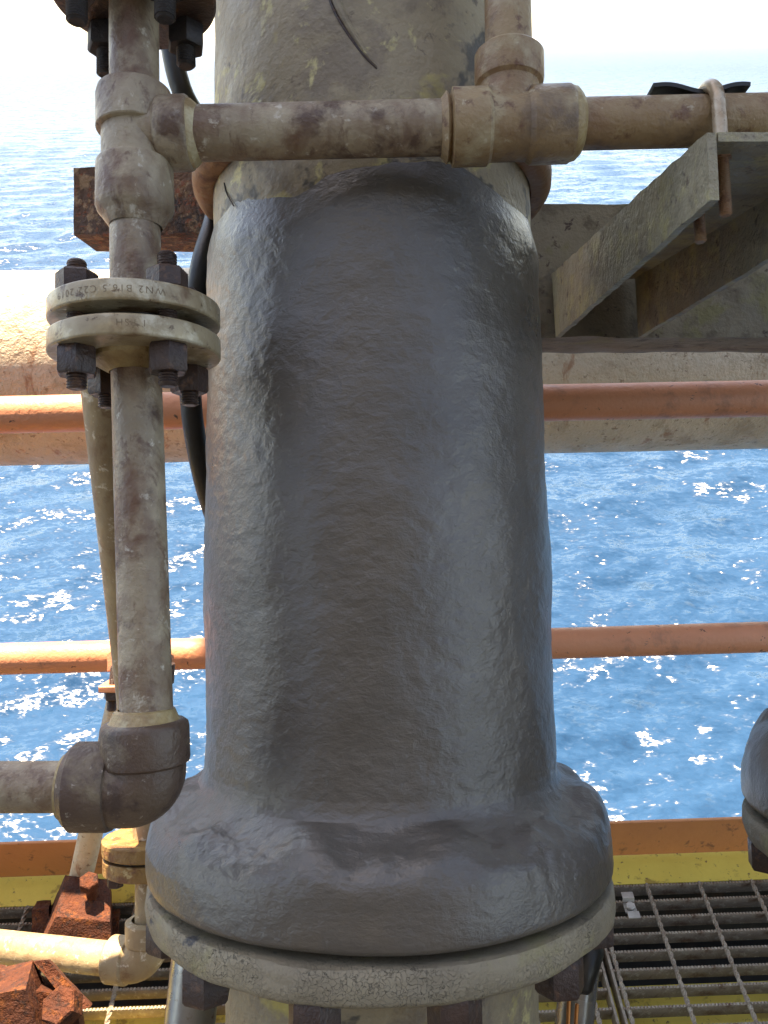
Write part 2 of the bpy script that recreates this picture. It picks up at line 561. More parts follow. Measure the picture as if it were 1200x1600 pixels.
# ------------------------------------------------------------------ platform around (unseen shading deck above, deck below, added dark panels)
def slab(name, r0, r1, q0, q1, h0, h1, mat, label):
    mb = prism([dk(r0, q0, h0), dk(r1, q0, h0), dk(r1, q1, h0), dk(r0, q1, h0)], (0, 0, h1 - h0))
    return tag(mb.build(name, mat, None, smooth=None), label, 'deck', kind='structure')
DX0, DX1, DY0, DY1, DH = -1.02, 5.0, 1.25, 3.45, 5.0  # unseen overhead deck, extents set by where sun and sky light should fall
hp_ = Vector((.262, .60, 1.76)); hp_ = hp_ + sdir * ((DH - hp_.z) / sdir.z)      # made-up deck opening that lets sun onto the bracket end
hx, hy = hp_.dot(RX), hp_.dot(RQ)
mb = MB()
for (a0, a1, b0, b1) in ((DX0, hx - .09, DY0, DY1), (hx + .09, DX1, DY0, DY1), (hx - .09, hx + .09, DY0, hy - .07), (hx - .09, hx + .09, hy + .07, DY1)):
    prism([dk(a0, b0, DH), dk(a1, b0, DH), dk(a1, b1, DH), dk(a0, b1, DH)], (0, 0, .02), mb)
tag(mb.build('shade_deck', M['module'], None, smooth=None), 'unseen steel deck plating overhead, shaped to shade the risers', 'deck', kind='structure')
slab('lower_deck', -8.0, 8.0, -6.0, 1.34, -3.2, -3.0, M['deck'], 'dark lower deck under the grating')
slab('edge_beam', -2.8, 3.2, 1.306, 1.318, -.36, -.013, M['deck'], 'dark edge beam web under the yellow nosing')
slab('gap_shade_sheet', -4.0, 4.0, -1.0, 1.305, -.36, -.33, M['deck'], 'dark sheet added under the grating so its gaps read as shade')  # added dark sheet standing in for shade between the bars
slab('reflection_blocker', -5.0, 2.6, -3.2, -3.0, -3.0, 7.0, M['blocker'], 'unseen added dark bulkhead behind the walkway')  # unseen wall added so the wrap mirrors a dark core

# ------------------------------------------------------------------ deck edge: yellow nosing, toe board, beam under
GE = 1.2185
mb = box(dk(0.2, (GE - .008 + 1.33) / 2, -.006), RX, RQ, Vector((0, 0, 1)), 3.0, (1.338 - GE) / 2, .006)
tag(mb.build('deck_nosing', M['yellow'], None, loc=dk(0, 1.27, 0), smooth=None), 'yellow painted steel nosing plate along the deck edge', 'edge plate')
mb = box(dk(0.2, 1.288, .060), RX, RQ, Vector((0, 0, 1)), 3.0, .004, .057, b=.0015)
tag(mb.build('toe_board', M['toe'], None, loc=dk(0, 1.288, 0), smooth=None), 'flat orange toe board standing on the yellow deck edge', 'toe board')
mb = box(dk(0.2, .90, -.064), RX, RQ, Vector((0, 0, 1)), 3.0, .11, .006)
tag(mb.build('support_beam', M['yellow'], None, loc=dk(0, .9, -.07), smooth=None), 'yellow beam flange seen through gaps under the grating', 'beam')

# ------------------------------------------------------------------ grating
def grating(name, r0, r1, rods, label):
    g = empty(name, dk((r0 + r1) / 2, .8, -.04), label, 'grating', 'deck grating panels')
    base = g.location.copy()
    pitch, H, T = .0390, .034, .0026
    q_last = GE - .012
    # bearing bar mesh with serrated top
    def bar_mesh():
        tooth = .0072
        nT = int((r1 - r0) / tooth)
        prof = []
        for k in range(nT):
            a = r0 + k * tooth
            prof += [(a, -.0026), (a + tooth * .22, 0), (a + tooth * .68, 0), (a + tooth * .9, -.0026)]
        V, F = [], []
        for s in (-T, T):
            for a, h in prof:
                V.append(RX * a + RQ * s + Vector((0, 0, h)))
            for a, h in prof:
                V.append(RX * a + RQ * s + Vector((0, 0, -H)))
        n = len(prof)
        for i in range(n - 1):
            F.append((i, i + 1, n + i + 1, n + i))
            F.append((2 * n + i + 1, 2 * n + i, 3 * n + i, 3 * n + i + 1))
            F.append((i + 1, i, 2 * n + i, 2 * n + i + 1))
            F.append((n + i, n + i + 1, 3 * n + i + 1, 3 * n + i))
        F += [(0, n, 3 * n, 2 * n), (n - 1, 3 * n - 1, 4 * n - 1, 2 * n - 1)]
        me = bpy.data.meshes.new('bearing_bar')
        me.from_pydata([tuple(p) for p in V], [], F)
        me.materials.append(M['galv']); me.update()
        return me
    bm_ = bar_mesh()
    q = q_last
    while q > .40:
        o = bpy.data.objects.new('bearing_bar', bm_)
        COL.objects.link(o); o.parent = g
        o.location = dk(0, q, 0) - base
        q -= pitch
    path = [dk(0, .385 + (q_last + .004 - .385) * i / 120, -.0025) for i in range(121)]
    rm = None
    for r in rods:
        if rm is None:
            ob = tube(path, .0052, 4, twist=95).build('cross_rod', M['galv'], g, smooth=None)
            rm = ob.data
            ob.location = dk(r, 0, 0)
        else:
            ob = bpy.data.objects.new('cross_rod', rm)
            COL.objects.link(ob); ob.parent = g; ob.location = dk(r, 0, 0)
    for r in (r0, r1):
        box(dk(r, (q_last + .4) / 2, -.018), RQ, RX, Vector((0, 0, 1)), (q_last - .4) / 2, .0025, .017).build('edge_bar', M['galv'], g, smooth=None)
    return g
grating('deck_grating', -1.75, .478, [.442 - .122 * k for k in range(18)], 'serrated steel grating under the risers')
grating('deck_grating', .495, 1.70, [.507 + .122 * k for k in range(10)], 'serrated steel grating beside the yellow edge, with zinc clip')

# zinc saddle clip
c0 = at_height(985, 1416, .002)
g = empty('grating_clip', c0, 'small zinc saddle clip pressed onto the grating bars', 'clip')
def strip(pts, wdir, wd, th):
    """bent strip: pts centre line, width along wdir."""
    mb = MB(); pts = [Vector(p) for p in pts]; V, F = [], []
    for i, p in enumerate(pts):
        d = (pts[min(i + 1, len(pts) - 1)] - pts[max(i - 1, 0)]).normalized()
        n = d.cross(wdir).normalized()
        for a, b in ((-1, -1), (1, -1), (1, 1), (-1, 1)):
            V.append(p + wdir * (a * wd / 2) + n * (b * th / 2))
    for i in range(len(pts) - 1):
        for k in range(4):
            k2 = (k + 1) % 4
            F.append((i * 4 + k, i * 4 + k2, i * 4 + 4 + k2, i * 4 + 4 + k))
    F += [(3, 2, 1, 0), tuple(len(V) - 4 + k for k in range(4))]
    return mb.add(V, F)
Z = Vector((0, 0, 1))
strip([c0 + RQ * a + Z * h for a, h in ((.032, .004), (.017, .005), (.012, -.006), (-.012, -.006), (-.017, .005), (-.032, .004))], RX, .026, .003).build('saddle', M['zinc'], g, smooth=None)
hexnut(c0 + Z * -.004, Z, .018, .008).build('screw_head', M['zinc'], g)

# ------------------------------------------------------------------ handrail and big cream line
def rail(name, q, h, label, r=.0302):
    a, b = dk(-2.6, q, h), dk(3.0, q, h)
    path = [a.lerp(b, i / 80) + Z * (.0012 * noise.noise(Vector((i * .2, h * 9, 1)))) for i in range(81)]
    o = tube(path, r, 32).build(name, M['rail'], None, loc=dk(0, q, h))
    return tag(o, label, 'handrail', 'handrail tubes')
rail('guard_rail', 1.270, 1.165, 'upper orange handrail tube in front of the thick cream line')
rail('guard_rail', 1.270, .660, 'lower orange handrail tube crossing in front of open sea')
# cream line
cq, chh, crr = 1.75, 1.070, .208
path = [dk(-3.0 + 6.4 * i / 90, cq, chh) + Z * .002 * noise.noise(Vector((i * .3, 2, 5))) for i in range(91)]
o = tube(path, crr, 96).build('cream_pipeline', M['cream'], None, loc=dk(0, cq, chh))
tag(o, 'thick cream pipeline running level behind the upper orange handrail', 'pipeline')

# ------------------------------------------------------------------ risers
def interp(tab, x):
    if x <= tab[0][0]: return tab[0][1]
    for (a, b), (c, d) in zip(tab, tab[1:]):
        if x <= c: return b + (d - b) * (x - a) / (c - a)
    return tab[-1][1]

def smooth01(x):
    x = max(0., min(1., x)); return x * x * (3 - 2 * x)

def sil_radius(py, xl, xr):
    cx = (xl + xr) / 2
    u, v, n = px2rig(cx, py, .03)
    p = rg(u, v, 0)
    z = (p - CPOS).dot(fwd)
    return v, z * math.sin(math.atan((xr - xl) / 2 / FPX))

V_G = px2rig(590, 1503, .232)[1]             # top of the groove between the two flanges
V_B = px2rig(590, 1586, .229)[1]             # underside of lower flange
SIL = [(250, 337, 824), (320, 338, 826), (360, 337, 828), (400, 333, 830), (480, 329, 838), (560, 326, 846), (700, 323, 851),
       (820, 321, 855), (900, 318, 857), (1000, 319, 859), (1100, 321, 862), (1180, 321, 866), (1230, 321, 866)]
WR = sorted(sil_radius(*s) for s in SIL)
R_BARE = sil_radius(100, 336, 823)[1]
R_LOW = sil_radius(1590, 355, 845)[1]

def wrap_edge(a):
    """v of the ragged top edge of the grey wrap; a measured from the front, positive to the right."""
    tab = [(-3.15, 355), (-1.6, 350), (-1.25, 330), (-.9, 312), (-.62, 300), (-.42, 293), (-.22, 262), (-.02, 245), (.3, 240), (.5, 250), (.66, 275), (.95, 312), (1.3, 345), (1.6, 362), (3.15, 355)]
    py = interp(tab, a)
    n_ = .16 * math.cos(a)
    v = px2rig(590, py, max(n_, .02))[1]
    return v

def build_riser(name, o, label, cat, v_top, detail, seed, full):
    root = empty(name, rg(0, V_B - .45, 0, o), label, cat, 'wrapped flanged risers')
    body = 1.0 if full else .86
    RB0 = R_BARE * body
    def pipe(nm, va, vb, r, mat, rows, seg):
        mb = MB(); V, F = [], []
        for i in range(rows + 1):
            v = va + (vb - va) * i / rows
            for k in range(seg):
                a = 2 * math.pi * k / seg
                p = rg(r * math.sin(a), v, r * math.cos(a), o)
                d = .0016 * noise.noise(p * 9 + Vector((seed, 0, 0))) + .0007 * noise.noise(p * 40)
                V.append(p + (EX * math.sin(a) + EN * math.cos(a)) * d)
        for i in range(rows):
            for k in range(seg):
                k2 = (k + 1) % seg
                F.append((i * seg + k, (i + 1) * seg + k, (i + 1) * seg + k2, i * seg + k2))
        return mb.add(V, [f[::-1] for f in F]).build(nm, mat, root)
    pipe('pipe', -.10, v_top, RB0, M['riser'], 90, 128)
    pipe('lower_pipe', V_B - .45, V_B + .01, R_LOW, M['riser'], 30, 96)
    # grey wrap down over the upper flange
    rows, seg = (520, 420) if detail else (260, 200)
    v_hub, v_sh = V_G + .098, V_G + .054
    rb_ = interp(WR, v_hub) + .001
    FL_ = catmull([(rb_, .098, 0), (rb_ + .0018, .0885, 0), (rb_ + .0070, .0800, 0), (rb_ + .0165, .0725, 0), (.2055, .0660, 0), (.2150, .0590, 0), (.2225, .0490, 0), (.2266, .0340, 0), (.2276, .0180, 0), (.2268, .0050, 0), (.2235, 0, 0)], 14)
    FLARE = [(p.x, p.y) for p in FL_]; NFL = len(FLARE)
    V, F = [], []
    for i in range(rows + 1):
        s = i / rows
        for k in range(seg):
            a = 2 * math.pi * k / seg - math.pi
            vt = wrap_edge(a)
            # row parameter: 70% pipe body, 30% flare and rim
            if s < .62:
                f = s / .62
                v = vt + (v_hub - vt) * f
                r = interp(WR, v) * body
                edge = smooth01((vt - v) / .045) * .96 + .04
                r = RB0 - .0012 + (max(r, RB0 + .0055) + .0022 - RB0) * edge
                am = .15 + .85 * smooth01((vt - v) / .06)
                fl = 0
            else:
                f = (s - .62) / .38
                rb = interp(WR, v_hub) * body + .001
                x_ = f * (NFL - 1); k_ = min(int(x_), NFL - 2); w_ = x_ - k_
                r = FLARE[k_][0] + (FLARE[k_ + 1][0] - FLARE[k_][0]) * w_
                if r < .2: r = rb + (r - FLARE[0][0]) * (.2 - rb) / (.2 - FLARE[0][0])
                v = V_G + FLARE[k_][1] + (FLARE[k_ + 1][1] - FLARE[k_][1]) * w_
                am = 1 - .3 * f
                fl = math.sin(math.pi * min(1., max(0., (f - .16) / .56))) ** 1.0
            c = Vector((EX * math.sin(a) + EN * math.cos(a)))
            p = rg(0, v, 0, o) + c * r
            q = p + Vector((seed, seed * .3, 0))
            d = am * (.0036 * noise.noise(q * 8) + .0012 * noise.noise(q * 24 + Vector((3, 1, 7))) + .0006 * noise.noise(q * 60) + .0004 * noise.noise(q * 140))
            if s < .62:
                p += c * d
            else:
                # bolt humps pushed up through the putty
                h = 0.0
                for b in range(12):
                    ba = R_(-14 + 30 * b)
                    da = (a - ba + math.pi) % (2 * math.pi) - math.pi
                    h += math.exp(-(da / .15) ** 2)
                lump = .017 * h * (0.55 + .9 * noise.noise(Vector((math.sin(a) * 2.3, math.cos(a) * 2.3, seed))))
                p += EA * (fl * (lump - .003 + 2.6 * d + .010 * noise.noise(q * 13 + Vector((5, 5, 1))) + .004 * noise.noise(q * 34))) + c * (d * (1 + .4 * fl) + fl * .010 * noise.noise(q * 9))
            V.append(p)
    for i in range(rows):
        for k in range(seg):
            k2 = (k + 1) % seg
            F.append((i * seg + k, (i + 1) * seg + k, (i + 1) * seg + k2, i * seg + k2))
    # underside of the wrapped flange
    n0 = len(V)
    for k in range(seg):
        V.append(rg(0, V_G + .001, 0, o) + (V[rows * seg + k] - rg(0, 0, 0, o)).project(EX) * .75 + (V[rows * seg + k] - rg(0, 0, 0, o)).project(EN) * .75)
    for k in range(seg):
        k2 = (k + 1) % seg
        F.append((rows * seg + k, n0 + k, n0 + k2, rows * seg + k2))
    wr = MB().add(V, F).build('composite_wrap', M['wrap'], root, smooth=60)
    tag(wr, 'rough dark grey composite wrap moulded over pipe and flange')
    # gasket and lower flange
    lathe(rg(0, V_G - .010, 0, o), EA, [(0, .19), (.011, .19)], 64).build('gasket', M['rubber'], root)
    th = V_G - .0085 - V_B
    prof = [(0, R_LOW - .01), (0, .221), (.004, .2265), (.012, .2285), (th - .006, .2280), (th - .001, .2255), (th, .221), (th, .15)]
    mb = MB(); Vv, Ff = [], []
    sg = 220
    pr_ = []
    for (t0, r0), (t1, r1) in zip(prof, prof[1:]):
        for j in range(3): pr_.append((t0 + (t1 - t0) * j / 3, r0 + (r1 - r0) * j / 3))
    pr_.append(prof[-1])
    for t, r in pr_:
        for k in range(sg):
            a = 2 * math.pi * k / sg
            c = EX * math.sin(a) + EN * math.cos(a)
            p = rg(0, V_B + t, 0, o) + c * r
            dd = .0022 * noise.noise(p * 16) + .0012 * noise.noise(p * 60)
            Vv.append(p + c * dd + EA * (.0016 * noise.noise(p * 24 + Vector((9, 9, 9)))))
    for i in range(len(pr_) - 1):
        for k in range(sg):
            k2 = (k + 1) % sg
            Ff.append((i * sg + k, i * sg + k2, (i + 1) * sg + k2, (i + 1) * sg + k))
    lf = mb.add(Vv, Ff).build('lower_flange', M['crazed'], root, smooth=50)
    for b in range(12):
        a = R_(-14 + 30 * b)
        c = rg(.207 * math.sin(a), V_B + .004, .207 * math.cos(a), o)
        hexnut(c, -EA, .0365, .030, ref=EX * math.cos(a) - EN * math.sin(a), rot=R_(20 * b)).build('nut', M['bolt'], root)
    return root

riser = build_riser('riser_pipe', RO, 'tan riser pipe wrapped in rough grey composite down to its big crazed flange', 'riser', px2rig(590, -260, 0)[1], True, 0.0, True)
# collar half ring behind the top of the wrap
vc = px2rig(590, 285, 0)[1]
mb = lathe(rg(0, vc - .028, 0), EA, [(0, R_BARE + .001), (0, .178), (.003, .184), (.009, .1885), (.018, .1895), (.027, .1885), (.033, .184), (.036, .178), (.036, R_BARE + .001)], 90, ref=EN, a0=R_(44), a1=R_(316), wob=.0012)
mb.build('collar', M['collar'], riser)
# scars on the bare pipe: raised coating tear
def on_pipe(px, py, lift=.001):
    u, v, n = px2rig(px, py, .15)
    for _ in range(6):
        n = math.sqrt(max(1e-6, R_BARE ** 2 - u * u)); u, v, n = px2rig(px, py, n)
    s = (R_BARE + lift) / R_BARE
    return rg(u * s, v, n * s)
tear = catmull([on_pipe(519, -20, 0), on_pipe(531, 14, 0), on_pipe(549, 48, 0), on_pipe(571, 82, 0), on_pipe(590, 105, 0)], 6)
tube(tear, lambda s: .0042 * (1 - s) ** .7 + .0005, 8).build('coating_tear', M['riser'], riser)
tear = catmull([on_pipe(510, -20, .0004), on_pipe(521, 14, .0004), on_pipe(540, 48, .0004), on_pipe(566, 84, .0004), on_pipe(589, 108, .0004)], 6)
tube(tear, lambda s: .0011 * (1 - s) ** .5 + .0006, 6).build('coating_tear', M['bolt'], riser)
crack = catmull([on_pipe(351, 286, .0005), on_pipe(354, 300, .0005), on_pipe(360, 312, .0005), on_pipe(366, 322, .0005)], 4)
tube(crack, .0007, 5).build('coating_tear', M['bolt_black'], riser)

# neighbouring riser, only its wrapped flange reaches the frame
O2 = rg(.602, .040, .03)
build_riser('riser_pipe', O2, 'partly seen neighbouring riser with grey wrapped flange at the picture edge', 'riser', .9, False, 5.0, False)

# ------------------------------------------------------------------ small bore pipework
NS = .205                                          # plane of the small pipes in front of the riser axis
def q_(px, py, n=NS): return pr(px, py, n)
def half(px_half, px, py, n=NS):
    z = (pr(px, py, n) - CPOS).dot(fwd)
    return px_half * z / FPX

RP = half(38.5, 210, 350)
RB = half(58.5, 210, 200)

def band_prof(segs):
    out = []
    for t, r in segs: out.append((t, r))
    return out

# --- upper run
top = q_(208.5, -80); tee = q_(210.5, 211); fl_u = q_(211.5, 433, NS + .068)
axis_v = (q_(212, 560) - q_(209, 0)).normalized()          # downwards
vert_o = q_(210.5, 211)
def on_v(py, n=NS):
    """point on the small vertical axis at pixel row py (as seen at depth plane n)."""
    u, v, _ = px2rig(210, py, n)
    u0, v0, _ = px2rig(210.5, 211, NS)
    dv = axis_v.dot(EA)
    return vert_o + axis_v * ((v - v0) / dv)

up_root = empty('upper_pipe_run', on_v(433, NS + .068), 'stained beige pipe run with two tees crossing in front of the tan riser', 'pipework')
# vertical pipe
cyl(on_v(-500), on_v(430, NS + .03), RP, 48).build('vertical_pipe', M['pipe'], up_root)
# tee 1
t0, t1 = on_v(106, NS + .03), on_v(306, NS + .03)
L = (t1 - t0).length
prof = [(-.004, RP), (0, RB - .007), (.003, RB - .001), (.008, RB), (.335 * L, RB), (.345 * L, RB - .0008), (.355 * L, RB - .0042), (.605 * L, RB - .0042), (.615 * L, RB - .0008), (.63 * L, RB), (.96 * L, RB + .0005), (L, RB - .001), (L + .003, RB - .0035), (L + .012, RP + .0005)]
mb = lathe(t0, t1 - t0, prof, 64)
tee_c = on_v(211)
h_dir = (q_(895, 194) - q_(330, 211)).normalized()
b_end = (q_(300, 211.5) - tee_c).length
RBr = half(56, 260, 211)
lathe(tee_c, h_dir, [(0, RBr - .004), (b_end * .42, RBr - .004), (b_end * .47, RBr - .001), (b_end * .52, RBr), (b_end * .93, RBr), (b_end * .97, RBr - .001), (b_end, RBr - .004)], 64, mb=mb)
mb.build('tee', M['pipe'], up_root)
lathe(tee_c + h_dir * (b_end - .001), h_dir, [(0, RBr - .003), (.003, RP + .006), (.008, RP + .001)], 48, wob=.0016).build('weld_bead', M['weld'], up_root)
lathe(t1 + axis_v * .001, axis_v, [(0, RB - .003), (.006, RP + .005), (.012, RP + .0008)], 48, wob=.0012).build('weld_bead', M['pipe'], up_root)
# horizontal pipe
RH = half(41.5, 600, 203)
cyl(tee_c + h_dir * (b_end * .5), q_(720, 199), RH, 48, r1=RH).build('horizontal_pipe', M['pipe'], up_root)
# tee 2
a2, b2 = q_(703, 200), q_(893, 194)
L = (b2 - a2).length
R2 = half(58, 780, 196)
prof = [(-.008, RH), (-.003, RH + .006), (0, R2 - .006), (.002, R2), (.30 * L, R2), (.33 * L, R2 - .003), (.62 * L, R2 - .003), (.66 * L, R2), (.97 * L, R2), (L, R2 - .002), (L + .0005, RH)]
mb = lathe(a2, b2 - a2, prof, 64)
v2 = q_(796, 196)
tv0 = q_(795.5, 83)
h2 = (tv0 - v2)
R2b = half(54, 796, 110)
Lb = h2.length
lathe(v2, h2, [(0, R2b - .004), (Lb * .52, R2b - .004), (Lb * .56, R2b - .001), (Lb * .62, R2b), (Lb * .95, R2b), (Lb, R2b - .003), (Lb + .001, RP)], 64, mb=mb)
mb.build('tee', M['pipe_rusty'], up_root)
lathe(b2 - h_dir * .001, h_dir, [(0, RP + .009), (.004, RP + .008), (.008, RP + .004), (.010, RP)], 48, wob=.0008).build('weld_bead', M['weld'], up_root)
cyl(v2 + h2 * .6, q_(781, -700), half(36.5, 790, 30), 48).build('branch_pipe', M['pipe_rusty'], up_root)
he = q_(2300, 160)
cyl(b2 - h_dir * .02, he, half(38.5, 1000, 193), 48).build('horizontal_pipe', M['pipe_rusty'], up_root)
# flanges (upper pair at the picture top, main pair at mid height)
RF = half(130, 210, 500)
BC = half(95, 210, 500)
TH = .0162
nd = -axis_v                                             # up along the small pipe
BA = [R_(45 + 90 * k) for k in range(4)]
sx = EX - nd * EX.dot(nd); sx.normalize()
sn = sx.cross(nd); sn = sn if sn.dot(EN) > 0 else -sn
def flange(o_top, mb=None):
    """flange disc from o_top downwards by TH."""
    return lathe(o_top, axis_v, [(0, RP), (0, RF - .0015), (.0008, RF - .0004), (.0018, RF), (TH - .0018, RF), (TH - .0008, RF - .0004), (TH, RF - .0015), (TH, RP)], 96, mb=mb)
vt_up = on_v(434, NS + RF)
vt_lo = on_v(487, NS + RF)
vt_up = on_v(432, NS + RF)
fu = flange(vt_up).build('flange', M['flange_steel'], up_root)
gap0 = vt_up + axis_v * TH
lathe(gap0, axis_v, [(0, RP), (0, RF * .58), (.0016, RF * .58), (.0016, RP)], 64).build('raised_face', M['flange_steel'], up_root)

# stamped text bent round the flange rims
def rim_text(txt, size, centre_o, a_mid, r, v_mid, parent, flip=True):
    cu = bpy.data.curves.new('stamped_text', 'FONT')
    cu.body = txt; cu.size = size; cu.align_x = 'CENTER'; cu.align_y = 'CENTER'
    cu.space_character = 1.25; cu.offset = -0.00012
    ob = bpy.data.objects.new('stamped_text', cu); COL.objects.link(ob)
    dg = bpy.context.evaluated_depsgraph_get()
    me = bpy.data.meshes.new_from_object(ob.evaluated_get(dg))
    bpy.data.objects.remove(ob); bpy.data.curves.remove(cu)
    base = parent_loc(parent)
    s = -1 if flip else 1
    for vtx in me.vertices:
        x, y = vtx.co.x * s, vtx.co.y * s
        a = a_mid + x / r
        rr = r + .00025
        vtx.co = centre_o + nd * (v_mid + y) + (sx * math.sin(a) + sn * math.cos(a)) * rr - base
    me.name = 'stamped_text'
    me.materials.clear(); me.materials.append(M['stamp'])
    o = bpy.data.objects.new('stamped_text', me); COL.objects.link(o); o.parent = parent
    return o
rim_text('WN2 B16.5 C22 2019', .0078, vt_up, R_(-2), RF, -TH * .5, up_root)

# --- lower run
lo_root = empty('lower_pipe_run', on_v(1229), 'stained brown pipe running down from the bolted flange to a forged elbow', 'pipework')
flange(vt_lo).build('flange', M['flange_steel'], lo_root)
lathe(vt_lo, nd, [(0, RP), (0, RF * .58), (.0016, RF * .58), (.0016, RP)], 64).build('raised_face', M['flange_steel'], lo_root)
gk = vt_lo + nd * .0016
gl = ((gap0 + axis_v * .0016) - gk).length
lathe(gk, nd, [(0, RP), (-.0005, RF * .62), (gl + .0005, RF * .62), (gl, RP)], 64).build('gasket', M['rubber'], lo_root)
rim_text('1 PSH', .0075, vt_lo, R_(14), RF, -TH * .45, lo_root)
fb = vt_lo + axis_v * TH
lathe(fb, axis_v, [(0, RP + .017), (.003, RP + .016), (.010, RP + .004), (.012, RP)], 48, wob=.0012).build('weld_bead', M['weld'], lo_root)
# vertical down pipe to elbow (bows from x=211 to x=229 in the picture)
e_top = q_(229, 1112); 
dn_dir = (e_top - fb).normalized()
cyl(fb, e_top, half(38.5, 215, 620), 48, r1=half(40.5, 227, 1050)).build('vertical_pipe', M['pipe'], lo_root)
EB = half(68, 229, 1150)
ee = q_(229, 1229)
# elbow: top socket collar, body ball sweep, side socket
L1 = (q_(229, 1188) - q_(229, 1122)).length
sock_t = ee - dn_dir * ((q_(229, 1229) - q_(229, 1126)).length)
mb = lathe(sock_t, dn_dir, [(0, RP), (0, EB - .004), (.0025, EB - .0008), (.006, EB), (L1 * .92, EB), (L1, EB - .0006), (L1 + .001, EB - .002), (L1 + .002, EB - .0034)], 64)
hl = (q_(20, 1229.5) - q_(200, 1229)).normalized()
sock_l = q_(107, 1229)
L2 = (q_(172, 1229) - sock_l).length
EBs = half(68, 130, 1229)
lathe(sock_l, -hl, [(-.004, RP), (0, EBs - .006), (.002, EBs - .0035), (.006, EBs), (L2, EBs), (L2 + .003, EBs - .001), (L2 + .005, EBs - .006)], 64, mb=mb)
# body: swept quarter bend
RBo = EB - .0034
pth = [ee - dn_dir * .040]
cr = .013
for i in range(13):
    a = math.pi / 2 * i / 12
    c = ee + hl * cr - dn_dir * cr
    pth.append(c - hl * cr * math.cos(a) + dn_dir * cr * math.sin(a))
pth.append(ee + hl * .055)
tube(pth, RBo, 64, mb=mb)
mb.build('elbow', M['pipe_brown'], lo_root, smooth=40)
lathe(sock_t + dn_dir * .001, -dn_dir, [(0, EB - .005), (.002, EB - .0075), (.009, RP + .0035), (.0105, RP)], 56, wob=.0012).build('weld_bead', M['weld'], lo_root)
lathe(sock_l + hl * -.001, hl, [(0, EBs - .008), (.004, RP + .005), (.006, RP)], 56, wob=.001).build('weld_bead', M['weld'], lo_root)
cyl(ee + hl * .03, q_(-190, 1230), half(39, 50, 1229), 48).build('outlet_pipe', M['pipe'], lo_root)
# stud bolts of the main joint
for k, a in enumerate(BA):
    off = (sx * math.sin(a) + sn * math.cos(a)) * BC
    s_ = stud(vt_up + nd * (.030 if k in (0,) else .026) + off, fb + axis_v * .0325 + off, .0077).build('stud_bolt', M['bolt'], lo_root)
    hexnut(vt_up + off, nd, .0275, .0165, ref=sx, rot=.4 + k).build('nut', M['bolt'], s_)
    hexnut(fb + off, axis_v, .0275, .022, ref=sx, rot=.2 + k * .7).build('nut', M['bolt'], s_)
# --- flange pair cut by the top of the picture
tf_root_o = on_v(45, NS - RF) + axis_v * .022
tr = empty('valve_flange', tf_root_o, 'flange coloured dark for its backlit shade, with hanging stud bolts cut off by the top of the picture', 'flange')
lathe(tf_root_o, nd, [(0, RP + .0005), (0, RF - .002), (.002, RF), (TH, RF), (TH + .001, RP + .001)], 96).build('flange_disc', M['bolt'], tr)  # dark colour stands for the backlit underside of the disc
for k, a in enumerate(BA):
    off = (sx * math.sin(a) + sn * math.cos(a)) * BC
    s_ = stud(tf_root_o + nd * .05 + off, tf_root_o + axis_v * (.037 if k == 1 else .043) + off, .0085).build('stud_bolt', M['bolt_black'], tr)
    hexnut(tf_root_o + off, axis_v, .029, .021, ref=sx, rot=.5 + k * .8).build('nut', M['bolt_black'], s_)

# ------------------------------------------------------------------ channel bracket with U-bolt on the right
br = empty('pipe_bracket', P(940, 480, 1.05), 'weathered cantilever channel bracket carrying the pipe under a bright U-bolt', 'bracket')
A_, B_ = P(1104, 206, .62), P(1109, 312, .62)
F_, E_ = P(862, 428, 1.17), P(868, 527, 1.17)
wv = right * .124
def wavy_plate(a, b, c, d, th, nrm, nu, nvv, amp):
    """thin plate a-b (u) , a-d (v) with slightly eaten edges."""
    V, F = [], []
    for s in (0, 1):
        for i in range(nu + 1):
            for j in range(nvv + 1):
                fu_, fv = i / nu, j / nvv
                p = a.lerp(b, fu_).lerp(d.lerp(c, fu_), fv)
                e = max(0, 1 - min(fv, 1 - fv) * nvv)
                p = p + (d - a).normalized() * (amp * noise.noise(p * 45) * e) + nrm * (s * th + amp * .3 * noise.noise(p * 30))
                V.append(p)
    m = (nu + 1) * (nvv + 1)
    idx = lambda s, i, j: s * m + i * (nvv + 1) + j
    for i in range(nu):
        for j in range(nvv):
            F.append((idx(0, i, j), idx(0, i, j + 1), idx(0, i + 1, j + 1), idx(0, i + 1, j)))
            F.append((idx(1, i, j), idx(1, i + 1, j), idx(1, i + 1, j + 1), idx(1, i, j + 1)))
    for i in range(nu):
        F.append((idx(0, i, 0), idx(0, i + 1, 0), idx(1, i + 1, 0), idx(1, i, 0)))
        F.append((idx(0, i, nvv), idx(1, i, nvv), idx(1, i + 1, nvv), idx(0, i + 1, nvv)))
    for j in range(nvv):
        F.append((idx(0, 0, j), idx(1, 0, j), idx(1, 0, j + 1), idx(0, 0, j + 1)))
        F.append((idx(0, nu, j), idx(0, nu, j + 1), idx(1, nu, j + 1), idx(1, nu, j)))
    return MB().add(V, F)
wavy_plate(A_, F_, E_, B_, .007, right, 60, 8, .0018).build('flange_leg', M['bracket'], br, smooth=30)
wavy_plate(A_ + wv, F_ + wv, E_ + wv, B_ + wv, -.007, right, 30, 6, .0012).build('flange_leg', M['bracket'], br, smooth=30)
dwn = (B_ - A_).normalized()
wavy_plate(A_ + right * .0075, F_ + right * .0075, F_ + wv - right * .0075, A_ + wv - right * .0075, .007, dwn, 30, 8, .002).build('web', M['bracket'], br, smooth=30)
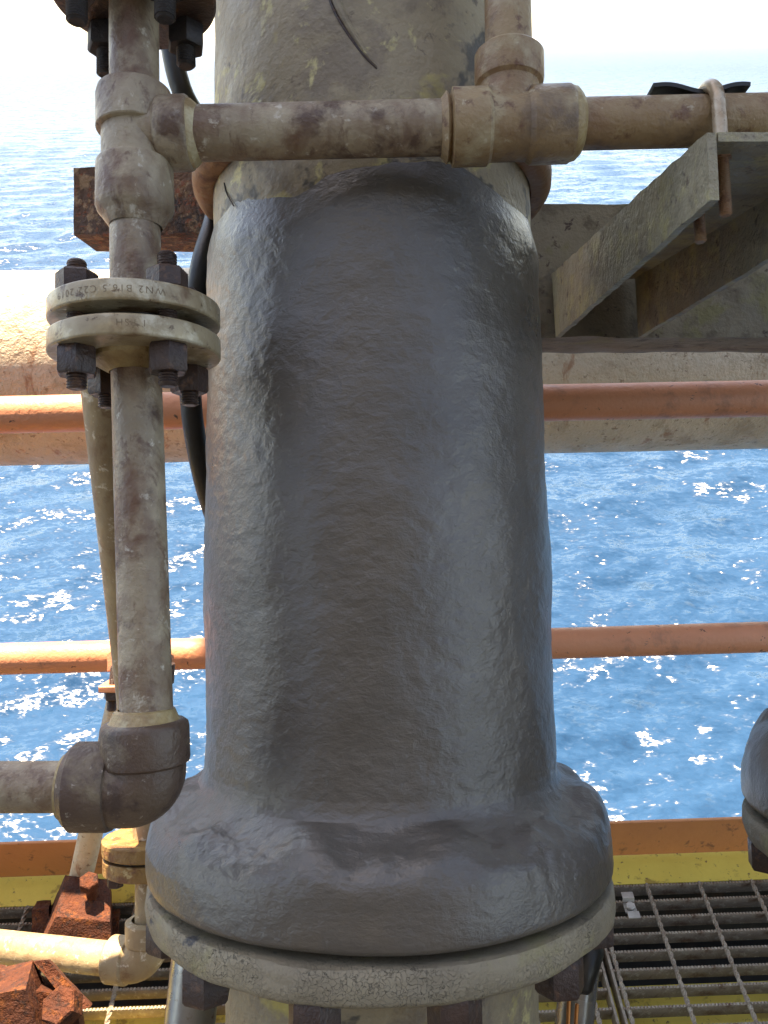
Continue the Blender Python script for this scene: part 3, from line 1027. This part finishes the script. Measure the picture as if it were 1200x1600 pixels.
# U-bolt
rp_ = half(38.5, 1000, 193) + .0058
pc = q_(1103, 190)
hd = h_dir
vv = (EA - hd * EA.dot(hd)).normalized(); nn_ = hd.cross(vv); nn_ = nn_ if nn_.dot(EN) > 0 else -nn_
ub = empty('u_bolt', pc - vv * .06, 'bright steel U-bolt strapping the pipe to the channel bracket', 'u-bolt')
pts = [pc + nn_ * rp_ - vv * .034] + [pc + nn_ * rp_ * math.cos(math.pi * i / 16) + vv * rp_ * math.sin(math.pi * i / 16) for i in range(17)] + [pc - nn_ * rp_ - vv * .034]
tube(pts, .0056, 16).build('bow', M['ubolt'], ub)
for s in (1, -1):
    b0 = pc + nn_ * rp_ * s - vv * .034
    stud(b0, b0 - vv * .058, .0050, .0014).build('threaded_leg', M['collar'], ub)
    hexnut(b0 - vv * .004, -vv, .013, .008).build('nut', M['collar'], ub)
# rubber liner flap under the U-bolt
rl = []
for i in range(25):
    s = i / 24
    px = 1018 + 150 * s
    l = .0012 + .003 * abs(s - .5) ** 1.5 * 3 + (.0022 * math.sin(s * 9))
    rl.append(q_(px, 191) + vv * (rp_ - .0045 + l))
fl = strip(rl, nn_, .020, .0035).build('rubber_liner', M['rubber'], None, loc=pc)
tag(fl, 'curled black rubber strip pinched under the U-bolt', 'rubber strip')

# ------------------------------------------------------------------ beams behind the riser
def face_box(name, x0, x1, y0, y1, z, depth, mat, label, nseg, amp):
    a, b = P(x0, y0, z), P(x1, y0, z)
    d = P(x0, y1, z)
    ux = (b - a); vy = (d - a)
    nz_ = (fwd + up * math.tan(R_(3.0))).normalized()
    V, F = [], []
    ring = [(0, 0), (1, 0), (1, 1), (0, 1)]           # (down, back)
    for i in range(nseg + 1):
        s = i / nseg
        for dn_, bk in ((0, 0), (.25, 0), (.5, 0), (.75, 0), (1, 0), (1, .5), (1, 1), (0, 1)):
            p = a + ux * s + vy * dn_ + nz_ * (bk * depth)
            p += up * (amp * noise.noise(p * 22)) + fwd * (amp * noise.noise(p * 30 + Vector((4, 4, 4))))
            V.append(p)
    for i in range(nseg):
        for k in range(8):
            k2 = (k + 1) % 8
            F.append((i * 8 + k, i * 8 + k2, (i + 1) * 8 + k2, (i + 1) * 8 + k))
    F += [tuple(range(8))[::-1], tuple(nseg * 8 + k for k in range(8))]
    return tag(MB().add(V, F).build(name, mat, None, loc=P((x0 + x1) / 2, y1, z), smooth=30), label, 'beam')
face_box('steel_beam', 600, 1420, 318, 527, 1.18, .16, M['beam'], 'painted grey beam behind the riser carrying the channel bracket', 80, .003)
face_box('rusty_beam', 115, 560, 261, 366, 1.06, .085, M['rust_beam'], 'rusty stub beam ending behind the beige vertical pipe and tee', 50, .0035)

# ------------------------------------------------------------------ black hose
hp = [P(238, -30, .93), P(262, 50, .93), P(288, 150, .94), P(350, 250, .99), P(336, 340, .94), P(316, 410, .90), P(302, 500, .90), P(297, 590, .90), P(303, 670, .92), P(322, 765, .97), P(350, 850, 1.06)]
o = tube(catmull(hp, 10), .0118, 20).build('black_hose', M['rubber'], None, loc=hp[6])
tag(o, 'black rubber hose looping behind the bolted flange beside the riser', 'hose')

# ------------------------------------------------------------------ drain line, lower left
dp0 = P(161, 590, 1.10)
f1 = P(233, 1306, 1.56)
dn_ = -EA
dp1 = f1 + dn_ * ((P(225, 1500, 1.56) - f1).length * .985)
dr = empty('drain_pipe', dp1, 'tan drain pipe with flanged joint dropping behind the brown elbow to the grating', 'pipework')
DR = .0302
du = (f1 - dp0).normalized()
tube([dp0 - du * .06, dp0.lerp(f1, .5), f1 - du * .16, f1 - du * .09 - dn_ * .01, f1 - dn_ * .05, f1], DR, 40).build('drop_pipe', M['drain'], dr)
cyl(f1 + dn_ * .04, dp1 - dn_ * .03, DR * .82, 40).build('drop_pipe', M['drain'], dr)
dd_ = dn_
def along(py):
    lo, hi = 0., 1.
    for _ in range(40):
        m_ = (lo + hi) / 2
        p = dp0.lerp(f1, m_); d = p - CPOS; y = 800 - d.dot(up) / d.dot(fwd) * FPX
        if y < py: lo = m_
        else: hi = m_
    return dp0.lerp(f1, lo)
lathe(f1, dd_, [(0, DR), (0, .083), (.002, .085), (.024, .085), (.026, .083), (.026, DR)], 64, wob=.001).build('flange', M['drain_flange'], dr)
lathe(f1 + dd_ * .032, dd_, [(0, DR), (0, .081), (.002, .083), (.026, .083), (.028, .080), (.028, DR * .8)], 64, wob=.001).build('flange', M['drain_flange'], dr)
lathe(f1 + dd_ * .026, dd_, [(0, .072), (.006, .072)], 40).build('gasket', M['rubber'], dr)
for k in range(4):
    x_, y_ = perp(dd_)
    off = (x_ * math.cos(.9 + k * math.pi / 2) + y_ * math.sin(.9 + k * math.pi / 2)) * .064
    hexnut(f1 + off + dd_ * .060, dd_, .026, .018).build('nut', M['bolt'], dr)
# elbow and run to the left
le = P(-120, 1466, 1.66)
ld = (le - dp1).normalized()
sk = .042
mb = lathe(dp1 - dd_ * .080, dd_, [(0, DR), (0, sk - .005), (.004, sk), (.040, sk), (.044, sk - .004)], 48)
lathe(dp1 + ld * .080, -ld, [(0, DR), (0, sk - .005), (.004, sk), (.040, sk), (.044, sk - .004)], 48, mb=mb)
c = dp1 + ld * .04 - dd_ * .04
pth = [dp1 - dd_ * .06]
for i in range(11):
    a = math.pi / 2 * i / 10
    pth.append(c - ld * .04 * math.cos(a) + dd_ * .04 * math.sin(a))
pth.append(dp1 + ld * .06)
tube(pth, sk - .004, 48, mb=mb)
mb.build('elbow', M['drain'], dr, smooth=40)
cyl(dp1 + ld * .03, le, DR, 40).build('outlet_pipe', M['drain'], dr)
cyl(P(76, 1496, 1.63) , P(84, 1497.5, 1.63), .0325, 32).build('tape_band', M['zinc'], dr)

# clamp that ties the drain line to the lower rail
k0 = along(1042)
cl = empty('rail_clamp', k0, 'small orange and rusty bolted clamp under the lower handrail', 'clamp')
def cl_pt(dx, dy, dz=0): return P(184 + dx, 1070 + dy, 1.47 + dz)
strip([P(170, 1036, 1.50), P(176, 1030, 1.49), P(190, 1030, 1.48), P(250, 1030, 1.48), P(270, 1036, 1.50)], up, .03, .006).build('strap', M['rail'], cl, smooth=None)
box(P(182, 1072, 1.48), right, up, fwd, .022, .006, .03, b=.002).build('clamp_plate', M['rail'], cl, smooth=None)
stud(P(180, 1040, 1.47), P(174, 1111, 1.47), .0085).build('bolt', M['bolt'], cl)
hexnut(P(177, 1077, 1.47), -up, .028, .018).build('nut', M['bolt'], cl)
stud(P(268, 1036, 1.47), P(266, 1068, 1.47), .007).build('bolt', M['bolt'], cl)
# inclined cream brace
b0, b1 = P(119, 1405, 1.87), P(190, 1085, 1.60)
o = cyl(b0, b1, .0255, 32).build('rail_brace', M['cream'], None, loc=b0)
tag(o, 'pale cream inclined brace rising behind the rusty clamp to the lower handrail', 'brace')

# ------------------------------------------------------------------ rusty girder clamps
def rough(mb, amp, fr=50):
    for i, p in enumerate(mb.v):
        mb.v[i] = p + Vector((noise.noise(p * fr), noise.noise(p * fr + Vector((7, 0, 0))), noise.noise(p * fr + Vector((0, 9, 0))))) * amp
    return mb

def grid_face(a, b, c, d, n=8):
    V = [a.lerp(b, i / n).lerp(d.lerp(c, i / n), j / n) for i in range(n + 1) for j in range(n + 1)]
    F = [(i * (n + 1) + j, (i + 1) * (n + 1) + j, (i + 1) * (n + 1) + j + 1, i * (n + 1) + j + 1) for i in range(n) for j in range(n)]
    return V, F

def hull8(f, b, mb=None, n=8):
    """six sided block from front quad f and back quad b (each tl,tr,br,bl)."""
    mb = mb or MB()
    for q in ((f[0], f[3], f[2], f[1]), (b[0], b[1], b[2], b[3]), (f[0], f[1], b[1], b[0]), (f[3], b[3], b[2], f[2]), (f[0], b[0], b[3], f[3]), (f[1], f[2], b[2], b[1])):
        V, F = grid_face(*q, n=n)
        mb.add(V, F)
    return mb

rc = empty('girder_clamp', P(120, 1490, 1.78), 'rusty tapered beam clamp with bolt standing behind the tan drain pipe', 'clamp')
f = [P(88, 1432, 1.72), P(172, 1440, 1.72), P(176, 1500, 1.72), P(52, 1500, 1.72)]
b = [P(102, 1367, 1.80), P(172, 1374, 1.80), P(178, 1440, 1.90), P(70, 1440, 1.90)]
rough(hull8(f, b, n=10), .0018).build('wedge_body', M['rust'], rc, smooth=30)
rough(hull8([P(50, 1422, 1.80), P(76, 1418, 1.80), P(78, 1480, 1.78), P(48, 1480, 1.78)], [P(58, 1408, 1.86), P(80, 1406, 1.86), P(80, 1470, 1.86), P(52, 1470, 1.86)]), .002).build('side_ear', M['rust'], rc, smooth=30)
rough(hull8([P(172, 1436, 1.80), P(186, 1432, 1.80), P(184, 1486, 1.78), P(172, 1486, 1.78)], [P(172, 1420, 1.86), P(188, 1420, 1.86), P(186, 1470, 1.86), P(172, 1470, 1.86)]), .002).build('side_ear', M['rust'], rc, smooth=30)
hd_ = (P(138, 1352, 1.70) - P(146, 1408, 1.77)).normalized()
mb = cyl(P(146, 1410, 1.775), P(140, 1372, 1.74), .012, 16)
mb.build('bolt', M['rust'], rc)
hexnut(P(140, 1384, 1.745), hd_, .036, .022, rot=.3).build('bolt_head', M['rust'], rc)

rc2 = empty('girder_clamp', P(60, 1640, 1.36), 'rusty jagged clamp with big nut in the bottom corner, in front of the drain pipe', 'clamp')
f = [P(-40, 1560, 1.32), P(40, 1545, 1.30), P(75, 1660, 1.30), P(-40, 1660, 1.32)]
b = [P(-30, 1520, 1.40), P(52, 1500, 1.40), P(120, 1650, 1.42), P(-30, 1650, 1.42)]
rough(hull8(f, b, n=10), .0014).build('jaw', M['rust'], rc2, smooth=30)
f = [P(52, 1503, 1.39), P(74, 1500, 1.385), P(142, 1572, 1.36), P(118, 1582, 1.35)]
b = [P(56, 1500, 1.45), P(78, 1499, 1.45), P(144, 1568, 1.43), P(120, 1576, 1.43)]
rough(hull8(f, b, n=8), .0012).build('ridge', M['rust'], rc2, smooth=30)
f = [P(40, 1545, 1.35), P(118, 1560, 1.35), P(135, 1665, 1.34), P(40, 1665, 1.34)]
b = [P(50, 1515, 1.44), P(128, 1560, 1.44), P(140, 1665, 1.44), P(50, 1665, 1.44)]
rough(hull8(f, b, n=8), .0014).build('jaw', M['rust'], rc2, smooth=30)
rough(hexnut(P(106, 1578, 1.335), (-fwd + up * .9 - right * .3), .052, .034, rot=.2), .002).build('nut', M['rust'], rc2, smooth=30)
rough(hull8([P(-30, 1520, 1.36), P(10, 1530, 1.36), P(8, 1572, 1.34), P(-30, 1580, 1.34)], [P(-30, 1500, 1.42), P(8, 1508, 1.42), P(8, 1560, 1.42), P(-30, 1560, 1.42)]), .002).build('lug', M['rust'], rc2, smooth=30)

# ------------------------------------------------------------------ conduits under the flange
c0, c1 = P(312, 1455, .93), P(284, 1720, .90)
o = cyl(c0, c1, half(42, 300, 1550, -.03), 40).build('steel_conduit', M['conduit'], None, loc=c1)
tag(o, 'bright steel conduit below the rim of the big flange', 'conduit', 'conduits under the flange')
c0, c1 = P(909, 1490, .98), P(884, 1720, .95)
o = cyl(c0, c1, .022, 40).build('steel_conduit', M['conduit'], None, loc=c1)
tag(o, 'grey conduit beside copper wires, under the flange edge by the grating', 'conduit', 'conduits under the flange')
c0, c1 = P(922, 1474, .93), P(902, 1548, .91)
sd = (c1 - c0).normalized()
Ls = (c1 - c0).length
ss = empty('rubber_sleeve', c1, 'short black rubber sleeve with copper core below the crazed flange rim', 'sleeve')
lathe(c0, sd, [(.012, .010), (0, .0115), (0, .0155), (.006, .0175), (Ls * .9, .0150), (Ls, .011), (Ls + .003, .0001)], 32).build('sleeve', M['rubber'], ss)
cyl(c0 + sd * .004, c0 + sd * .02, .0105, 20).build('core', M['copper'], ss)
for i, (x0, y0, x1, y1) in enumerate(((890, 1540, 884, 1700), (902, 1568, 893, 1700))):
    a, b = P(x0, y0, .88), P(x1, y1, .86)
    o = cyl(a, b, .0022, 12, bev=.0008).build('copper_wire', M['copper'], None, loc=b)
    tag(o, ('longer copper wire rising to the brown nut under the flange', 'shorter copper wire ending in front of the grey conduit')[i], 'wire', 'copper wires')
